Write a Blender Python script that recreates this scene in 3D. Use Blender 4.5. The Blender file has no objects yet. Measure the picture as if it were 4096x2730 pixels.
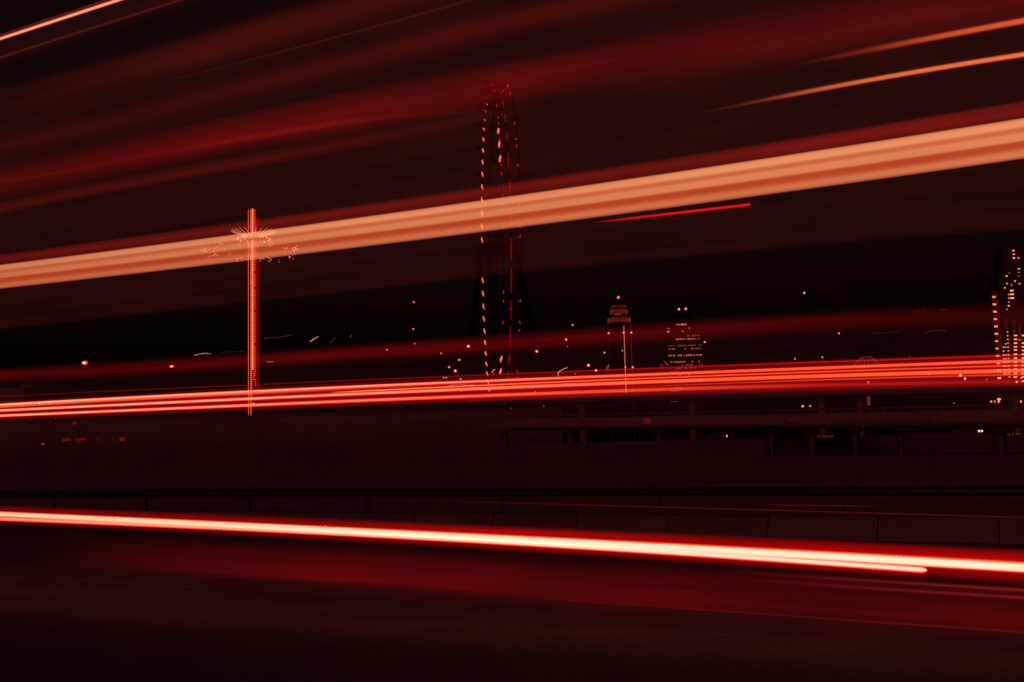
import bpy, math, random
from mathutils import Matrix, Vector, noise
random.seed(7)
R = math.radians
sc = bpy.context.scene

# ------------------------------------------------------------------ camera
F = 4392.0                      # focal length in pixels of a 4096 x 2730 frame
CAM_Z = 1.6
cam_d = bpy.data.cameras.new('camera'); cam = bpy.data.objects.new('camera', cam_d)
sc.collection.objects.link(cam); sc.camera = cam
cam_d.sensor_width = 36.0; cam_d.lens = 36.0*F/4096.0
cam_d.clip_start = 0.05; cam_d.clip_end = 20000
MC = Matrix.Rotation(R(90+5.66), 4, 'X') @ Matrix.Rotation(R(-1.4), 4, 'Z')
MC.translation = (0, 0, CAM_Z)
cam.matrix_world = MC
M3 = MC.to_3x3()

# ------------------------------------------------------------------ night sky
w = bpy.data.worlds.new('World'); sc.world = w; w.use_nodes = True
nt = w.node_tree; bg = nt.nodes['Background']
sky = nt.nodes.new('ShaderNodeTexSky'); sky.sky_type = 'NISHITA'; sky.sun_disc = False
sky.sun_elevation = R(-2.0); sky.sun_rotation = R(200); sky.altitude = 20; sky.dust_density = 3
bw = nt.nodes.new('ShaderNodeRGBToBW')
tint = nt.nodes.new('ShaderNodeMix'); tint.data_type = 'RGBA'; tint.blend_type = 'MULTIPLY'
tint.inputs[0].default_value = 1.0; tint.inputs[7].default_value = (0.95, 0.27, 0.22, 1)
nt.links.new(sky.outputs[0], bw.inputs[0]); nt.links.new(bw.outputs[0], tint.inputs[6])
SKY_STRENGTH = 0.05
nt.links.new(tint.outputs[2], bg.inputs[0]); bg.inputs[1].default_value = SKY_STRENGTH

# the glow of the town behind the camera, very weak and red
sl = bpy.data.lights.new('sun', 'SUN'); sl.energy = 0.52; sl.angle = R(50); sl.color = (1.0, 0.13, 0.15)
so = bpy.data.objects.new('sun', sl); sc.collection.objects.link(so)
so.rotation_euler = (R(74), 0, R(-20))

sc.view_settings.view_transform = 'Standard'; sc.view_settings.look = 'None'
sc.view_settings.exposure = 0.0; sc.view_settings.gamma = 1.0; sc.view_settings.use_curve_mapping = False
sc.render.engine = 'CYCLES'
sc.cycles.max_bounces = 3; sc.cycles.diffuse_bounces = 0; sc.cycles.glossy_bounces = 2
sc.cycles.transparent_max_bounces = 64; sc.cycles.volume_bounces = 0
sc.cycles.sample_clamp_indirect = 0.6
sc.cycles.use_denoising = True

# ------------------------------------------------------------------ helpers
COL = sc.collection
def ray(px, py):
    return M3 @ Vector(((px-2048)/F, -(py-1365)/F, -1.0))
def at(px, py, Y):
    r = ray(px, py); return Vector((0, 0, CAM_Z)) + r*(Y/r.y)
def ground(px, Y, z=0.0):
    """the point at depth Y and height z whose picture falls in column px (rows differ little)"""
    p = at(px, 1790, Y); p.z = z; return p
def pix(P):
    c = M3.transposed() @ (P - Vector((0, 0, CAM_Z)))
    return 2048 + F*c.x/-c.z, 1365 - F*c.y/-c.z
def lin(c):
    return tuple((v/255/12.92) if v <= 10 else ((v/255+0.055)/1.055)**2.4 for v in c)

class MB:
    def __init__(s): s.v = []; s.f = []
    def add(s, vs, fs):
        n = len(s.v); s.v += [tuple(v) for v in vs]; s.f += [tuple(i+n for i in f) for f in fs]; return s
    def box(s, c, d, rz=0.0):
        cx, cy, cz = c; a, b, h = d[0]/2, d[1]/2, d[2]/2; co, si = math.cos(rz), math.sin(rz)
        vs = []
        for z in (-h, h):
            for x, y in ((-a,-b),(a,-b),(a,b),(-a,b)):
                vs.append((cx+x*co-y*si, cy+x*si+y*co, cz+z))
        return s.add(vs, [(3,2,1,0),(4,5,6,7),(0,1,5,4),(1,2,6,5),(2,3,7,6),(3,0,4,7)])
    def hexa(s, P):   # eight corners: bottom ring, top ring
        return s.add(P, [(3,2,1,0),(4,5,6,7),(0,1,5,4),(1,2,6,5),(2,3,7,6),(3,0,4,7)])
    def rod(s, a, b, r0, r1=None, n=6):
        a = Vector(a); b = Vector(b); r1 = r0 if r1 is None else r1
        d = (b-a).normalized(); u = d.orthogonal().normalized(); v = d.cross(u)
        vs = [a+(u*math.cos(t)+v*math.sin(t))*r0 for t in [2*math.pi*i/n for i in range(n)]]
        vs += [b+(u*math.cos(t)+v*math.sin(t))*r1 for t in [2*math.pi*i/n for i in range(n)]]
        fs = [(i, (i+1) % n, n+(i+1) % n, n+i) for i in range(n)] + [tuple(range(n-1, -1, -1)), tuple(range(n, 2*n))]
        return s.add(vs, fs)
    def lathe(s, c, prof, n=24):   # prof: (radius, z)
        vs = []; fs = []
        for r, z in prof:
            for i in range(n):
                t = 2*math.pi*i/n; vs.append((c[0]+r*math.cos(t), c[1]+r*math.sin(t), c[2]+z))
        for k in range(len(prof)-1):
            for i in range(n):
                j = (i+1) % n; fs.append((k*n+i, k*n+j, (k+1)*n+j, (k+1)*n+i))
        fs.append(tuple(range(n-1, -1, -1))); fs.append(tuple(range((len(prof)-1)*n, len(prof)*n)))
        return s.add(vs, fs)
    def ball(s, c, rx, ry=None, rz=None, n=8, m=5):
        ry = ry or rx; rz = rz or rx
        prof = [(max(math.sin(math.pi*k/m), 0.02), -math.cos(math.pi*k/m)) for k in range(m+1)]
        vs = []; fs = []
        for r, z in prof:
            for i in range(n):
                t = 2*math.pi*i/n; vs.append((c[0]+rx*r*math.cos(t), c[1]+ry*r*math.sin(t), c[2]+rz*z))
        for k in range(m):
            for i in range(n):
                j = (i+1) % n; fs.append((k*n+i, k*n+j, (k+1)*n+j, (k+1)*n+i))
        fs.append(tuple(range(n-1, -1, -1))); fs.append(tuple(range(m*n, (m+1)*n)))
        return s.add(vs, fs)
    def build(s, name, mat, parent=None, smooth=False):
        me = bpy.data.meshes.new(name); me.from_pydata(s.v, [], s.f); me.update()
        if smooth:
            for p in me.polygons: p.use_smooth = True
        me.materials.append(mat)
        o = bpy.data.objects.new(name, me); COL.objects.link(o)
        if parent is not None:
            o.parent = parent; o.matrix_parent_inverse = Matrix.Translation(parent.location).inverted()
        return o
def empty(name, loc, label, cat, group=None):
    o = bpy.data.objects.new(name, None); COL.objects.link(o); o.location = loc; o.empty_display_size = 0.3
    return tag(o, label, cat, group)
def tag(o, label=None, cat=None, group=None, kind=None):
    if label: o['label'] = label
    if cat: o['category'] = cat
    if group: o['group'] = group
    if kind: o['kind'] = kind
    return o

# ------------------------------------------------------------------ materials
def surf(name, c, rough=0.85, var=0.35, scale=1.5, bump=0.15, stretch=None):
    m = bpy.data.materials.new(name); m.use_nodes = True; n = m.node_tree
    b = n.nodes['Principled BSDF']; b.inputs['Roughness'].default_value = rough; b.inputs['Specular IOR Level'].default_value = 0.5 if rough < 0.6 else 0.04
    tc = n.nodes.new('ShaderNodeTexCoord'); mp = n.nodes.new('ShaderNodeMapping')
    n.links.new(tc.outputs['Object'], mp.inputs[0])
    if stretch: mp.inputs['Scale'].default_value = stretch
    t1 = n.nodes.new('ShaderNodeTexNoise'); t1.inputs['Scale'].default_value = scale; t1.inputs['Detail'].default_value = 8
    t2 = n.nodes.new('ShaderNodeTexNoise'); t2.inputs['Scale'].default_value = scale*0.13; t2.inputs['Detail'].default_value = 4
    n.links.new(mp.outputs[0], t1.inputs[0]); n.links.new(mp.outputs[0], t2.inputs[0])
    mu = n.nodes.new('ShaderNodeMath'); mu.operation = 'ADD'
    n.links.new(t1.outputs[0], mu.inputs[0]); n.links.new(t2.outputs[0], mu.inputs[1])
    cr = n.nodes.new('ShaderNodeMapRange'); cr.inputs[1].default_value = 0.6; cr.inputs[2].default_value = 1.4
    cr.inputs[3].default_value = 1-var; cr.inputs[4].default_value = 1+var
    n.links.new(mu.outputs[0], cr.inputs[0])
    mx = n.nodes.new('ShaderNodeVectorMath'); mx.operation = 'SCALE'; mx.inputs[0].default_value = c
    n.links.new(cr.outputs[0], mx.inputs['Scale']); n.links.new(mx.outputs[0], b.inputs['Base Color'])
    bp = n.nodes.new('ShaderNodeBump'); bp.inputs['Strength'].default_value = bump; bp.inputs['Distance'].default_value = 0.02
    n.links.new(t1.outputs[0], bp.inputs['Height']); n.links.new(bp.outputs[0], b.inputs['Normal'])
    return m
_em = {}
def em(c, k=1.0):
    """light of a lamp or painted glow: sRGB colour, strength"""
    key = (tuple(c), round(k, 4))
    if key in _em: return _em[key]
    m = bpy.data.materials.new('lamp_or_glow'); m.use_nodes = True; n = m.node_tree
    n.nodes.clear(); e = n.nodes.new('ShaderNodeEmission'); o = n.nodes.new('ShaderNodeOutputMaterial')
    e.inputs[0].default_value = (*lin(c), 1); e.inputs[1].default_value = k
    n.links.new(e.outputs[0], o.inputs['Surface'])
    m.cycles.emission_sampling = 'NONE'
    _em[key] = m; return m
def glow_volume(c, depth):  # stands in for streaks, their halos and reflected light
    """painted light of a streak: an emitting volume, brightness c (linear) through its full depth"""
    m = bpy.data.materials.new('trail_or_reflection'); m.use_nodes = True; n = m.node_tree
    n.nodes.clear(); e = n.nodes.new('ShaderNodeEmission'); o = n.nodes.new('ShaderNodeOutputMaterial')
    mx = max(c); e.inputs[0].default_value = (c[0]/mx, c[1]/mx, c[2]/mx, 1); e.inputs[1].default_value = mx/depth
    n.links.new(e.outputs[0], o.inputs['Volume'])
    return m
ASPHALT = surf('asphalt', (0.045, 0.044, 0.043), 0.95, 0.4, 9, 0.5)
SOIL = surf('soil', (0.19, 0.17, 0.15), 0.95, 0.35, 1.2, 0.4)
CONC = surf('concrete', (0.135, 0.128, 0.12), 0.85, 0.3, 1.1, 0.2)
CONC2 = surf('weathered_concrete', (0.075, 0.071, 0.067), 0.9, 0.35, 0.6, 0.2)
PAINT = surf('worn_road_paint', (0.07, 0.068, 0.06), 0.7, 0.3, 4, 0.1)
STEEL = surf('galvanised_steel', (0.09, 0.09, 0.09), 0.55, 0.2, 3, 0.05)
DARK = surf('dark_cladding', (0.025, 0.025, 0.03), 0.5, 0.2, 0.4, 0.05)
NIGHT = surf('black_paint', (0.007, 0.007, 0.008), 0.7, 0.2, 0.5, 0.0)
GLASS = surf('dark_glass', (0.012, 0.012, 0.015), 0.25, 0.1, 0.3, 0.0)
SIGNM = surf('painted_sign', (0.60, 0.35, 0.25), 0.6, 0.15, 2, 0.02)
RUB = surf('rubber', (0.02, 0.02, 0.02), 0.8, 0.1, 4, 0.0)
CARP = surf('car_paint', (0.05, 0.05, 0.055), 0.3, 0.1, 2, 0.0)
# warm lamp colour
WARM = (255, 122, 92)

# ------------------------------------------------------------------ the road's frame: u along the lanes, n across them
LA = R(61)
U = Vector((-math.sin(LA), math.cos(LA), 0)); N = Vector((math.cos(LA), math.sin(LA), 0))
def lane(t, d, z=0.0):
    p = U*t + N*d; return Vector((p.x, p.y, z))
def strip(mb, d0, d1, t0, t1, z, step=None):
    n = 1 if not step else max(1, int((t1-t0)/step))
    for k in range(n):
        a, b = t0+(t1-t0)*k/n, t0+(t1-t0)*(k+1)/n
        mb.add([lane(a,d0,z), lane(a,d1,z), lane(b,d1,z), lane(b,d0,z)], [(3,2,1,0)])
    return mb

# ---- ground sheets
g = MB(); g.add([(-9000,-900,-0.02),(9000,-900,-0.02),(9000,134.6,-0.02),(-9000,134.6,-0.02)], [(0,1,2,3)])
tag(g.build('ground', SOIL), kind='structure')
g = MB(); g.add([(-9000,134.9,1.9),(9000,134.9,1.9),(9000,9000,1.9),(-9000,9000,1.9)], [(0,1,2,3)])
tag(g.build('terrain', SOIL), kind='structure')
road = tag(strip(MB(), -6, 18.3, -60, 140, 0.0).build('road', ASPHALT), kind='structure')
strip(MB(), 10.1, 10.24, -60, 140, 0.004).build('lane_line', PAINT, road)
m = MB()
strip(m, 17.2, 17.35, -60, 140, 0.004).build('edge_line', PAINT, road)
# ---- low concrete barrier along the far edge of the road, of cast blocks
bar = empty('concrete_barrier', lane(0, 18.6), 'low concrete kerb barrier of cast blocks along the far road edge', 'barrier')
L = 1.8
BARR = surf('barrier_concrete', (0.075, 0.072, 0.068), 0.9, 0.35, 1.6, 0.3)
for k in range(-9, 56):
    t0, t1 = k*L+0.012, (k+1)*L-0.012
    dz = random.uniform(-0.008, 0.008); dd = random.uniform(-0.012, 0.012)
    b = MB(); c0, c1 = 18.42+dd, 18.95+dd
    prof = [(c0,0.0),(c0+0.03,0.10),(c0+0.12,0.24),(c0+0.16,0.37+dz),(c1-0.16,0.37+dz),(c1,0.0)]
    n = len(prof)
    vs = [lane(t0,d,z) for d, z in prof] + [lane(t1,d,z) for d, z in prof]
    b.add(vs, [(i,(i+1) % n,n+(i+1) % n,n+i) for i in range(n)] + [tuple(range(n-1,-1,-1)), tuple(range(n,2*n))])
    b.build('barrier_block', BARR, bar)
# ---- steel guard rail behind it
gr = empty('guard_rail', lane(0, 23), 'dark steel guard rail on posts behind the low concrete barrier', 'guard rail')
b = MB(); wv = [(0.0,-0.155),(0.0,-0.10),(0.07,-0.06),(0.0,-0.015),(0.0,0.015),(0.07,0.06),(0.0,0.10),(0.0,0.155)]
pr = wv + [(x+0.012, z) for x, z in reversed(wv)]; n = len(pr)
vs = [lane(-25,23-x,0.60+z) for x, z in pr] + [lane(110,23-x,0.60+z) for x, z in pr]
b.add(vs, [(i,(i+1) % n,n+(i+1) % n,n+i) for i in range(n)]).build('rail_beam', DARK, gr)
for k in range(-6, 28):
    b = MB(); p = lane(k*4.0+1.2, 23.12); b.box((p.x,p.y,0.37), (0.08,0.06,0.78), LA).build('post', DARK, gr)
# ---- lone marker posts beyond the rail
for px, py, hh, lab in ((3735, 1835, 1.15, 'thin dark marker post with a square plate on the verge, farther one'),
                        (3727, 1948, 0.75, 'thin dark marker post with a square plate close behind the guard rail')):
    Y = (1.6-hh)/((py-1757)/F) if False else (60 if hh > 1 else 30)
    p = at(px, py, Y); e = empty('marker_post', (p.x,p.y,0), lab, 'post', 'marker posts on the verge')
    MB().rod((p.x,p.y,-0.02), (p.x,p.y,max(p.z-0.08, 0.1)), 0.035).build('post', DARK, e)
    MB().box((p.x,p.y-0.05,p.z), (0.22*Y/40,0.02,0.28*Y/40)).build('plate', DARK, e)

# ---- retaining wall that carries the higher ground
rw = empty('retaining_wall', (0,134.7,0), 'long low concrete retaining wall below the viaduct, in panels', 'wall')
for k in range(-16, 17):
    MB().box((k*7.0,134.7+random.uniform(-0.02,0.02),1.12), (6.98,0.36,2.28)).build('panel', CONC2, rw)

# ------------------------------------------------------------------ near viaduct (ramp descending to the right)
def vpt(s, zoff=0.0, side=0.0):
    """s = 0 at picture column 2200, 1 at column 4096"""
    A = at(2200, 1709, 165); B = at(4096, 1693, 105)
    p = A.lerp(B, s); d = (B-A); q = Vector((d.y, -d.x, 0)).normalized()
    p = p - q*side; p.z += zoff; return p
near = empty('viaduct', vpt(0.5, 0), 'concrete road viaduct with steel rail crossing the right half, nearer one', 'viaduct')
near.location.z = 0
def beam(mb, s0, s1, zb, zt, w0, w1):
    mb.hexa([vpt(s0,zb,w0), vpt(s1,zb,w0), vpt(s1,zb,w1), vpt(s0,zb,w1), vpt(s0,zt,w0), vpt(s1,zt,w0), vpt(s1,zt,w1), vpt(s0,zt,w1)])
    return mb
S0, S1 = -0.16, 1.25; nseg = 11
for k in range(nseg):
    a = S0+(S1-S0)*k/nseg+0.0006; c = S0+(S1-S0)*(k+1)/nseg-0.0006
    beam(MB(), a, c, -0.15, 0.12, -0.25, 9.0).build('deck_slab', CONC2, near)
    beam(MB(), a, c, 0.13, 1.30, -0.22, 0.05).build('parapet_panel', CONC, near)
for k in range(nseg):
    a = S0+(S1-S0)*k/nseg+0.004; c = S0+(S1-S0)*(k+1)/nseg-0.004
    beam(MB(), a, c, -0.45, -0.152, 1.2, 1.7).build('girder', CONC2, near)
beam(MB(), S0, S1, 1.62, 1.86, -0.14, -0.02).build('handrail', CONC2, near)
for k in range(60):
    s = S0+(S1-S0)*(k+0.5)/60; p = vpt(s, 1.46, -0.06)
    MB().box(p, (0.08,0.08,0.36)).build('rail_post', STEEL, near)
for px in (1990, 2250, 2602, 2888, 3050, 3210, 3384, 3565, 3962):
    # column under the girder at that picture column
    s = 0.0
    for _ in range(30):
        x = pix(vpt(s))[0]; s += (px-x)/1896
    p = vpt(s, -0.45, 1.45)
    wid = 1.25 if px in (2602, 3210, 3962) else 0.8
    b = MB(); zb = -0.1 if p.y < 134 else 1.8
    b.lathe((p.x,p.y,0), [(wid/2,zb),(wid/2,p.z-0.8),(wid/2+0.5,p.z-0.15),(wid/2+0.5,p.z-0.005)], 12).build('column', DARK, near)
# road signs hung on the parapet
def on_parapet(px, zoff):
    s = 0.0
    for _ in range(30): s += (px-pix(vpt(s))[0])/1896
    return vpt(s, zoff, -0.36), s
dvec = (vpt(1)-vpt(0)); vyaw = math.atan2(dvec.y, dvec.x)
for px, zo, wd, hg, mat, lab in ((2597, 0.70, 1.5, 0.78, SIGNM, 'small reddish rectangular sign hung on the viaduct parapet above a column'),
                                 (3180, 0.62, 1.15, 0.40, surf('faded_sign', (0.26,0.14,0.09), 0.7, 0.3, 3, 0.02), 'faint narrow sign strip on the viaduct parapet between two columns')):
    p, sv = on_parapet(px, zo)
    sg = empty('road_sign', (p.x,p.y,p.z-hg/2), lab, 'sign')
    MB().box(p, (wd,0.04,hg), vyaw).build('panel', mat, sg)
    q = vpt(sv, zo, -0.28); MB().box(q, (0.1,0.10,hg*0.8), vyaw).build('bracket', STEEL, sg)

# ------------------------------------------------------------------ far viaduct, higher and parallel to the picture
FY = 235.0
far = empty('viaduct', (0,FY,1.9), 'higher and farther concrete viaduct on round columns behind the nearer one', 'viaduct')
zb = at(3000, 1592, FY).z
for k in range(7):
    MB().box((2+24*k, FY+4, zb+0.45), (23.9,9.0,0.9)).build('deck_slab', CONC2, far)
    MB().box((2+24*k, FY-0.62, zb+1.1), (23.9,0.24,1.1)).build('parapet_panel', CONC, far)
for px in (2330, 2770, 3288, 3440, 4066):
    p = ground(px, FY+3); q = at(px, 1660, FY+3); 
    MB().lathe((q.x,q.y,0), [(0.75,1.8),(0.75,zb-1.2),(1.5,zb-0.2),(1.5,zb-0.005)], 14).build('column', CONC, far)

# ------------------------------------------------------------------ swing tower ride
RY = 640.0; mpp = RY/F
base = at(1016, 1800, RY); base.z = 1.9
topz = at(1008, 842, RY).z
ride = empty('swing_tower_ride', base, 'tall thin swing tower ride outlined in red and white lights', 'ride')
bx, by = base.x, base.y
HD = 3.15
corner = [Vector((bx-HD,by,0)), Vector((bx,by-HD,0)), Vector((bx+HD,by,0)), Vector((bx,by+HD,0))]
for c in corner: MB().rod((c.x,c.y,1.9), (c.x,c.y,topz-1), 0.22, 0.22, 6).build('corner_post', DARK, ride)
m = MB(); z = 2.0; i = 0
while z < topz-7:
    for k in range(4):
        a, b = corner[k], corner[(k+1) % 4]
        m.rod((a.x,a.y,z),(b.x,b.y,z+5),0.08,0.08,4); m.rod((b.x,b.y,z),(a.x,a.y,z+5),0.08,0.08,4); m.rod((a.x,a.y,z),(b.x,b.y,z),0.09,0.09,4)
    z += 5
tag(m.build('lattice_bracing', DARK, ride), kind='stuff')
MB().lathe((bx,by,topz-1.5), [(2.0,0),(2.4,0.4),(2.4,1.1),(0.8,1.5),(0.2,4.0)], 16).build('crown', DARK, ride)
def lightcol(dx, dy, z0, z1, step, sw, sh, mat, jit=0.0):
    m = MB(); z = z0
    while z < z1:
        if random.random() > jit: m.box((bx+dx,by+dy-0.3,z), (sw,0.1,sh))
        z += step
    return tag(m.build('led_or_reflection', mat, ride), kind='stuff')
zfoot = at(1016, 1662, RY).z; zmid = at(1016, 1478, RY).z; zcut = at(1016,1560,RY).z
WL = em((255,135,98), 1.3); RL = em((255,60,30), 0.85); DR = em((170,10,12), 0.8)
lightcol(-3.05, -0.2, zfoot, topz, 1.15, 0.42, 0.9, em((255,80,52),1.1))
lightcol(-1.15, -2.0, zfoot, topz, 1.15, 0.48, 0.92, em((255,95,65),1.15))
lightcol(-0.55, -2.6, zcut, topz, 1.15, 0.5, 0.62, em((255,85,50),0.9), 0.05)
lightcol(0.1, -3.2, zmid, topz, 1.15, 0.62, 1.05, WL)
lightcol(0.75, -2.6, zmid-6, topz, 1.15, 0.5, 1.0, RL)
lightcol(1.3, -2.1, zcut, topz, 1.15, 0.5, 0.62, em((255,85,50),0.9), 0.05)
lightcol(2.0, -1.3, zcut, topz-6, 1.15, 0.45, 0.8, DR)  # this and the next two: reflected red light painted as glowing columns
lightcol(2.6, -0.7, zcut, topz-5, 1.15, 0.45, 0.8, DR)
lightcol(3.1, -0.1, zmid-20, topz-5, 1.15, 0.4, 0.8, em((120,6,8),0.8))
lightcol(0.1, -3.2, zcut-4, zmid, 1.15, 0.4, 0.7, em((190,22,16),0.9))
# carriage with arms that fan upwards and swings that hang outwards
zh = at(1012, 950, RY).z; za = at(1012, 925, RY).z; zs = at(1012, 1002, RY).z
MB().lathe((bx,by,zh-2.5), [(3.9,0),(4.3,0.6),(4.3,2.6),(3.9,3.2)], 20).build('carriage', DARK, ride)
ARM = em((255,130,95), 0.6)
for k in range(24):
    t = 2*math.pi*(k+0.3)/24; cx, cy = math.cos(t), math.sin(t)
    tip = Vector((bx+13.2*cx, by+13.2*cy, za+0.25*cy)); root = Vector((bx+3.6*cx, by+3.6*cy, zh))
    a = MB().rod(root, tip, 0.32, 0.16, 5).build('arm', ARM, ride)
    MB().ball(root+Vector((6.0*cx,6.0*cy,-1.2)), 0.5 if k % 2 == 0 else 0.2).build('lamp', em((255,130,100),1.1), a)
    out = 27+random.uniform(-4,3.5); sp = Vector((bx+out*cx, by+out*cy, zs+random.uniform(-2.2,2.0)))
    st = MB(); st.box(sp, (1.3,0.6,0.18), t); st.box(sp+Vector((0.3*cx,0.3*cy,0.45)), (0.14,1.2,0.8), t)
    seat = st.build('seat', STEEL, ride)
    MB().rod(tip, sp+Vector((0,0,0.6)), 0.03, 0.03, 3).build('chain', STEEL, seat)
    lm = MB()
    for q in range(random.choice((2,4,6))):
        lm.ball(sp+Vector((random.uniform(-1.9,1.9),random.uniform(-1,1),random.uniform(-1.5,1.5))), random.uniform(0.18,0.34))
    tag(lm.build('seat_lamp', em((255,130,95), random.choice((0.5,0.9,1.3))), seat), kind='stuff')

# ------------------------------------------------------------------ observation wheel, seen almost edge on
WR = 60.0
nearc = at(2049, 1000, 402-59.8); farc = at(1956, 1000, 402+59.8)
wc = (nearc+farc)/2; wc.z = at(1990, 1000, 402).z
wu = (nearc-farc); wu.z = 0; wu.normalize(); wl = Vector((-wu.y, wu.x, 0))
if wl.x < 0: wl = -wl
wheel = empty('observation_wheel_ride', (wc.x,wc.y,1.9), 'giant observation wheel seen almost edge on with rows of rim lamps', 'ferris wheel')
def wp(th, r=WR, s=0.0):
    return wc + wu*(r*math.cos(th)) + Vector((0,0,1))*(r*math.sin(th)) + wl*s
NS = 72
for s, r, rad, nm in ((-3.1,WR,0.28,'outer_rim'), (3.1,WR,0.28,'outer_rim'), (0.0,WR-3.2,0.42,'inner_rim')):
    m = MB()
    for k in range(NS): m.rod(wp(2*math.pi*k/NS,r,s), wp(2*math.pi*(k+1)/NS,r,s), rad, rad, 6)
    m.build(nm, NIGHT, wheel)
REDL = em((165,10,12), 0.42); REDD = em((120,8,8), 0.7)  # red light falling on the wheel steel, put in as glowing rods
NB = 36
for k in range(NB):
    t = 2*math.pi*k/NB; dt = math.pi/NB*0.8
    m = MB()
    for s in (-3.1, 3.1):
        m.rod(wp(t,WR-3.2,0), wp(t+dt,WR,s), 0.16, 0.16, 4); m.rod(wp(t,WR-3.2,0), wp(t-dt,WR,s), 0.16, 0.16, 4)
    br = m.build('rim_brace', NIGHT, wheel)
    if math.cos(t) > -0.15:
        m = MB(); lit = random.random() < 0.62
        if lit:
            for s in (-3.1, 3.1):
                for q in (dt, -dt):
                    if random.random() < 0.62:
                        a, b = wp(t,WR-3.2,0), wp(t+q,WR,s)
                        m.rod(a.lerp(b,0.80), b, 0.18, 0.34, 4)
                        if random.random() < 0.4: m.rod(a.lerp(b,0.1), a.lerp(b,0.7), 0.09, 0.09, 4)
            if m.v: tag(m.build('lit_brace_glow', em((215,20,16),0.95), br), kind='stuff')  # red-lit brace steel painted as glowing rods
        if lit:
            m = MB(); h = random.uniform(0.5,1.0)*math.pi/NB
            m.rod(wp(t-h,WR-2.7,0), wp(t,WR-2.7,0), 0.22, 0.22, 5); m.rod(wp(t,WR-2.7,0), wp(t+h*0.8,WR-2.7,0), 0.22, 0.22, 5)
            m.ball(wp(t,WR-2.7,0), 0.5)
            m.build('lit_rim_glow', REDL if math.sin(t) < 0.85 else REDD, br)
NLAMP = 66
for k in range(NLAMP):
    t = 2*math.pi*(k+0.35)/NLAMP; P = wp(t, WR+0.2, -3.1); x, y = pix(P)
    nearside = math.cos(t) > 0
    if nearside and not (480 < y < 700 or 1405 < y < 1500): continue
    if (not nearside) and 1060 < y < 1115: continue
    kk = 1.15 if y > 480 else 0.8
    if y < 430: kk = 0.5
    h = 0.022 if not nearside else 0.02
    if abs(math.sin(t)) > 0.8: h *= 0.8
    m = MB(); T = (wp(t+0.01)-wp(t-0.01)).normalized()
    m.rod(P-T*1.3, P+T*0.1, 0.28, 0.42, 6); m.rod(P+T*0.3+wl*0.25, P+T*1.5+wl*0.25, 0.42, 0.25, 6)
    rl = m.build('rim_lamp_bloom', em((230,34,22), kk*0.6), wheel)  # red outer tubes paint the bloom around the bulb
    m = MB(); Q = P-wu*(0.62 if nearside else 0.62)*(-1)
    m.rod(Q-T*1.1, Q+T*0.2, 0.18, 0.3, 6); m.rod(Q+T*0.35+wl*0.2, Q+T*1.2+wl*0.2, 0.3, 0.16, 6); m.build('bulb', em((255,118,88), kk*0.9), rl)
for k in range(30):
    t = 2*math.pi*(k+0.5)/30; P = wp(t, WR+0.4, -4.9)
    c = MB().ball(P, 1.3, 1.3, 1.2, 10, 6)
    ca = c.build('capsule', NIGHT, wheel, True)
    MB().rod(wp(t,WR,-3.1), wp(t,WR+0.4,-4.0), 0.2).build('mount', NIGHT, ca)
m = MB(); m.rod(wc-wl*7, wc+wl*7, 2.2, 2.2, 16); m.build('hub', NIGHT, wheel)
for k in range(40):
    t = 2*math.pi*k/40
    MB().rod(wc+wl*(5 if k % 2 else -5), wp(t,WR-3.2,0), 0.07, 0.07, 3).build('spoke', NIGHT, wheel)
for s in (-1, 1):
    for q in (-1, 1):
        foot = wc+wl*(s*16)+wu*(q*26); foot.z = 1.8
        MB().rod(foot, wc+wl*(s*6.5), 1.3, 0.8, 10).build('leg', NIGHT, wheel)

# ------------------------------------------------------------------ observation tower with round pod
OY = 900.0
b0 = at(2494, 1790, OY); b0.z = 1.9; ox, oy = b0.x, b0.y
ztop = at(2487,1192,OY).z; zr1 = at(2487,1229,OY).z; zr2 = at(2487,1250,OY).z; zr3 = at(2490,1284,OY).z
# the head stands a little left of the foot in the picture only because the camera is tilted
tower = empty('observation_tower', b0, 'slender observation tower with a round pod ringed by lit windows', 'tower')
tilt = 0
MB().lathe((ox,oy,0), [(4.2,1.8),(3.4,20),(3.2,zr3-6)], 20).build('shaft', NIGHT, tower, False)
MB().lathe((ox,oy,0), [(3.2,zr3-6),(8.6,zr3-3.0),(9.3,zr3-2.6),(9.3,zr3+2.6),(7.6,zr3+3.0),(7.0,zr2-2.9),(7.1,zr2-2.6),(7.1,zr2+2.6),(6.2,zr2+2.9),(5.9,zr1-1.6),(5.9,zr1+1.4),(3.2,zr1+3.2),(0.5,zr1+4.2),(0.18,ztop)], 28).build('pod', NIGHT, tower)
def ring(zc, rad, n, hh, ww, mat, parent):
    e = 0
    for k in range(n):
        t = 2*math.pi*k/n
        MB().box((ox+rad*math.cos(t), oy+rad*math.sin(t), zc), (0.12, ww, hh), t).build('window', mat, parent)
ring(zr3, 9.36, 46, 4.0, 0.42, em((255,85,55),0.25), tower)
ring(zr2, 7.16, 38, 4.0, 0.42, em((255,85,55),0.21), tower)
ring(zr1, 5.96, 30, 2.4, 0.45, em((255,85,55),0.13), tower)
MB().box((ox-1.5,oy-8.05,at(2480,1263,OY).z), (5.2,0.1,1.7)).build('lit_panel', em((150,22,18),0.8), tower)
MB().ball((ox,oy,ztop+0.4), 1.15).build('beacon', em((255,90,70),1.6), tower)
MB().box((ox+3.3,oy-3.5,(zr3-2.6+at(2511,1573,OY).z)/2), (0.42,0.12,zr3-2.6-at(2511,1573,OY).z)).build('elevator_light', em((255,115,80),1.0), tower)
zl = at(2511,1573,OY).z
MB().rod((ox+9.3,oy-0.5,1.8), (ox+9.3,oy-0.5,zr3-2.6), 0.22).build('guide_column', STEEL, tower)
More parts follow.
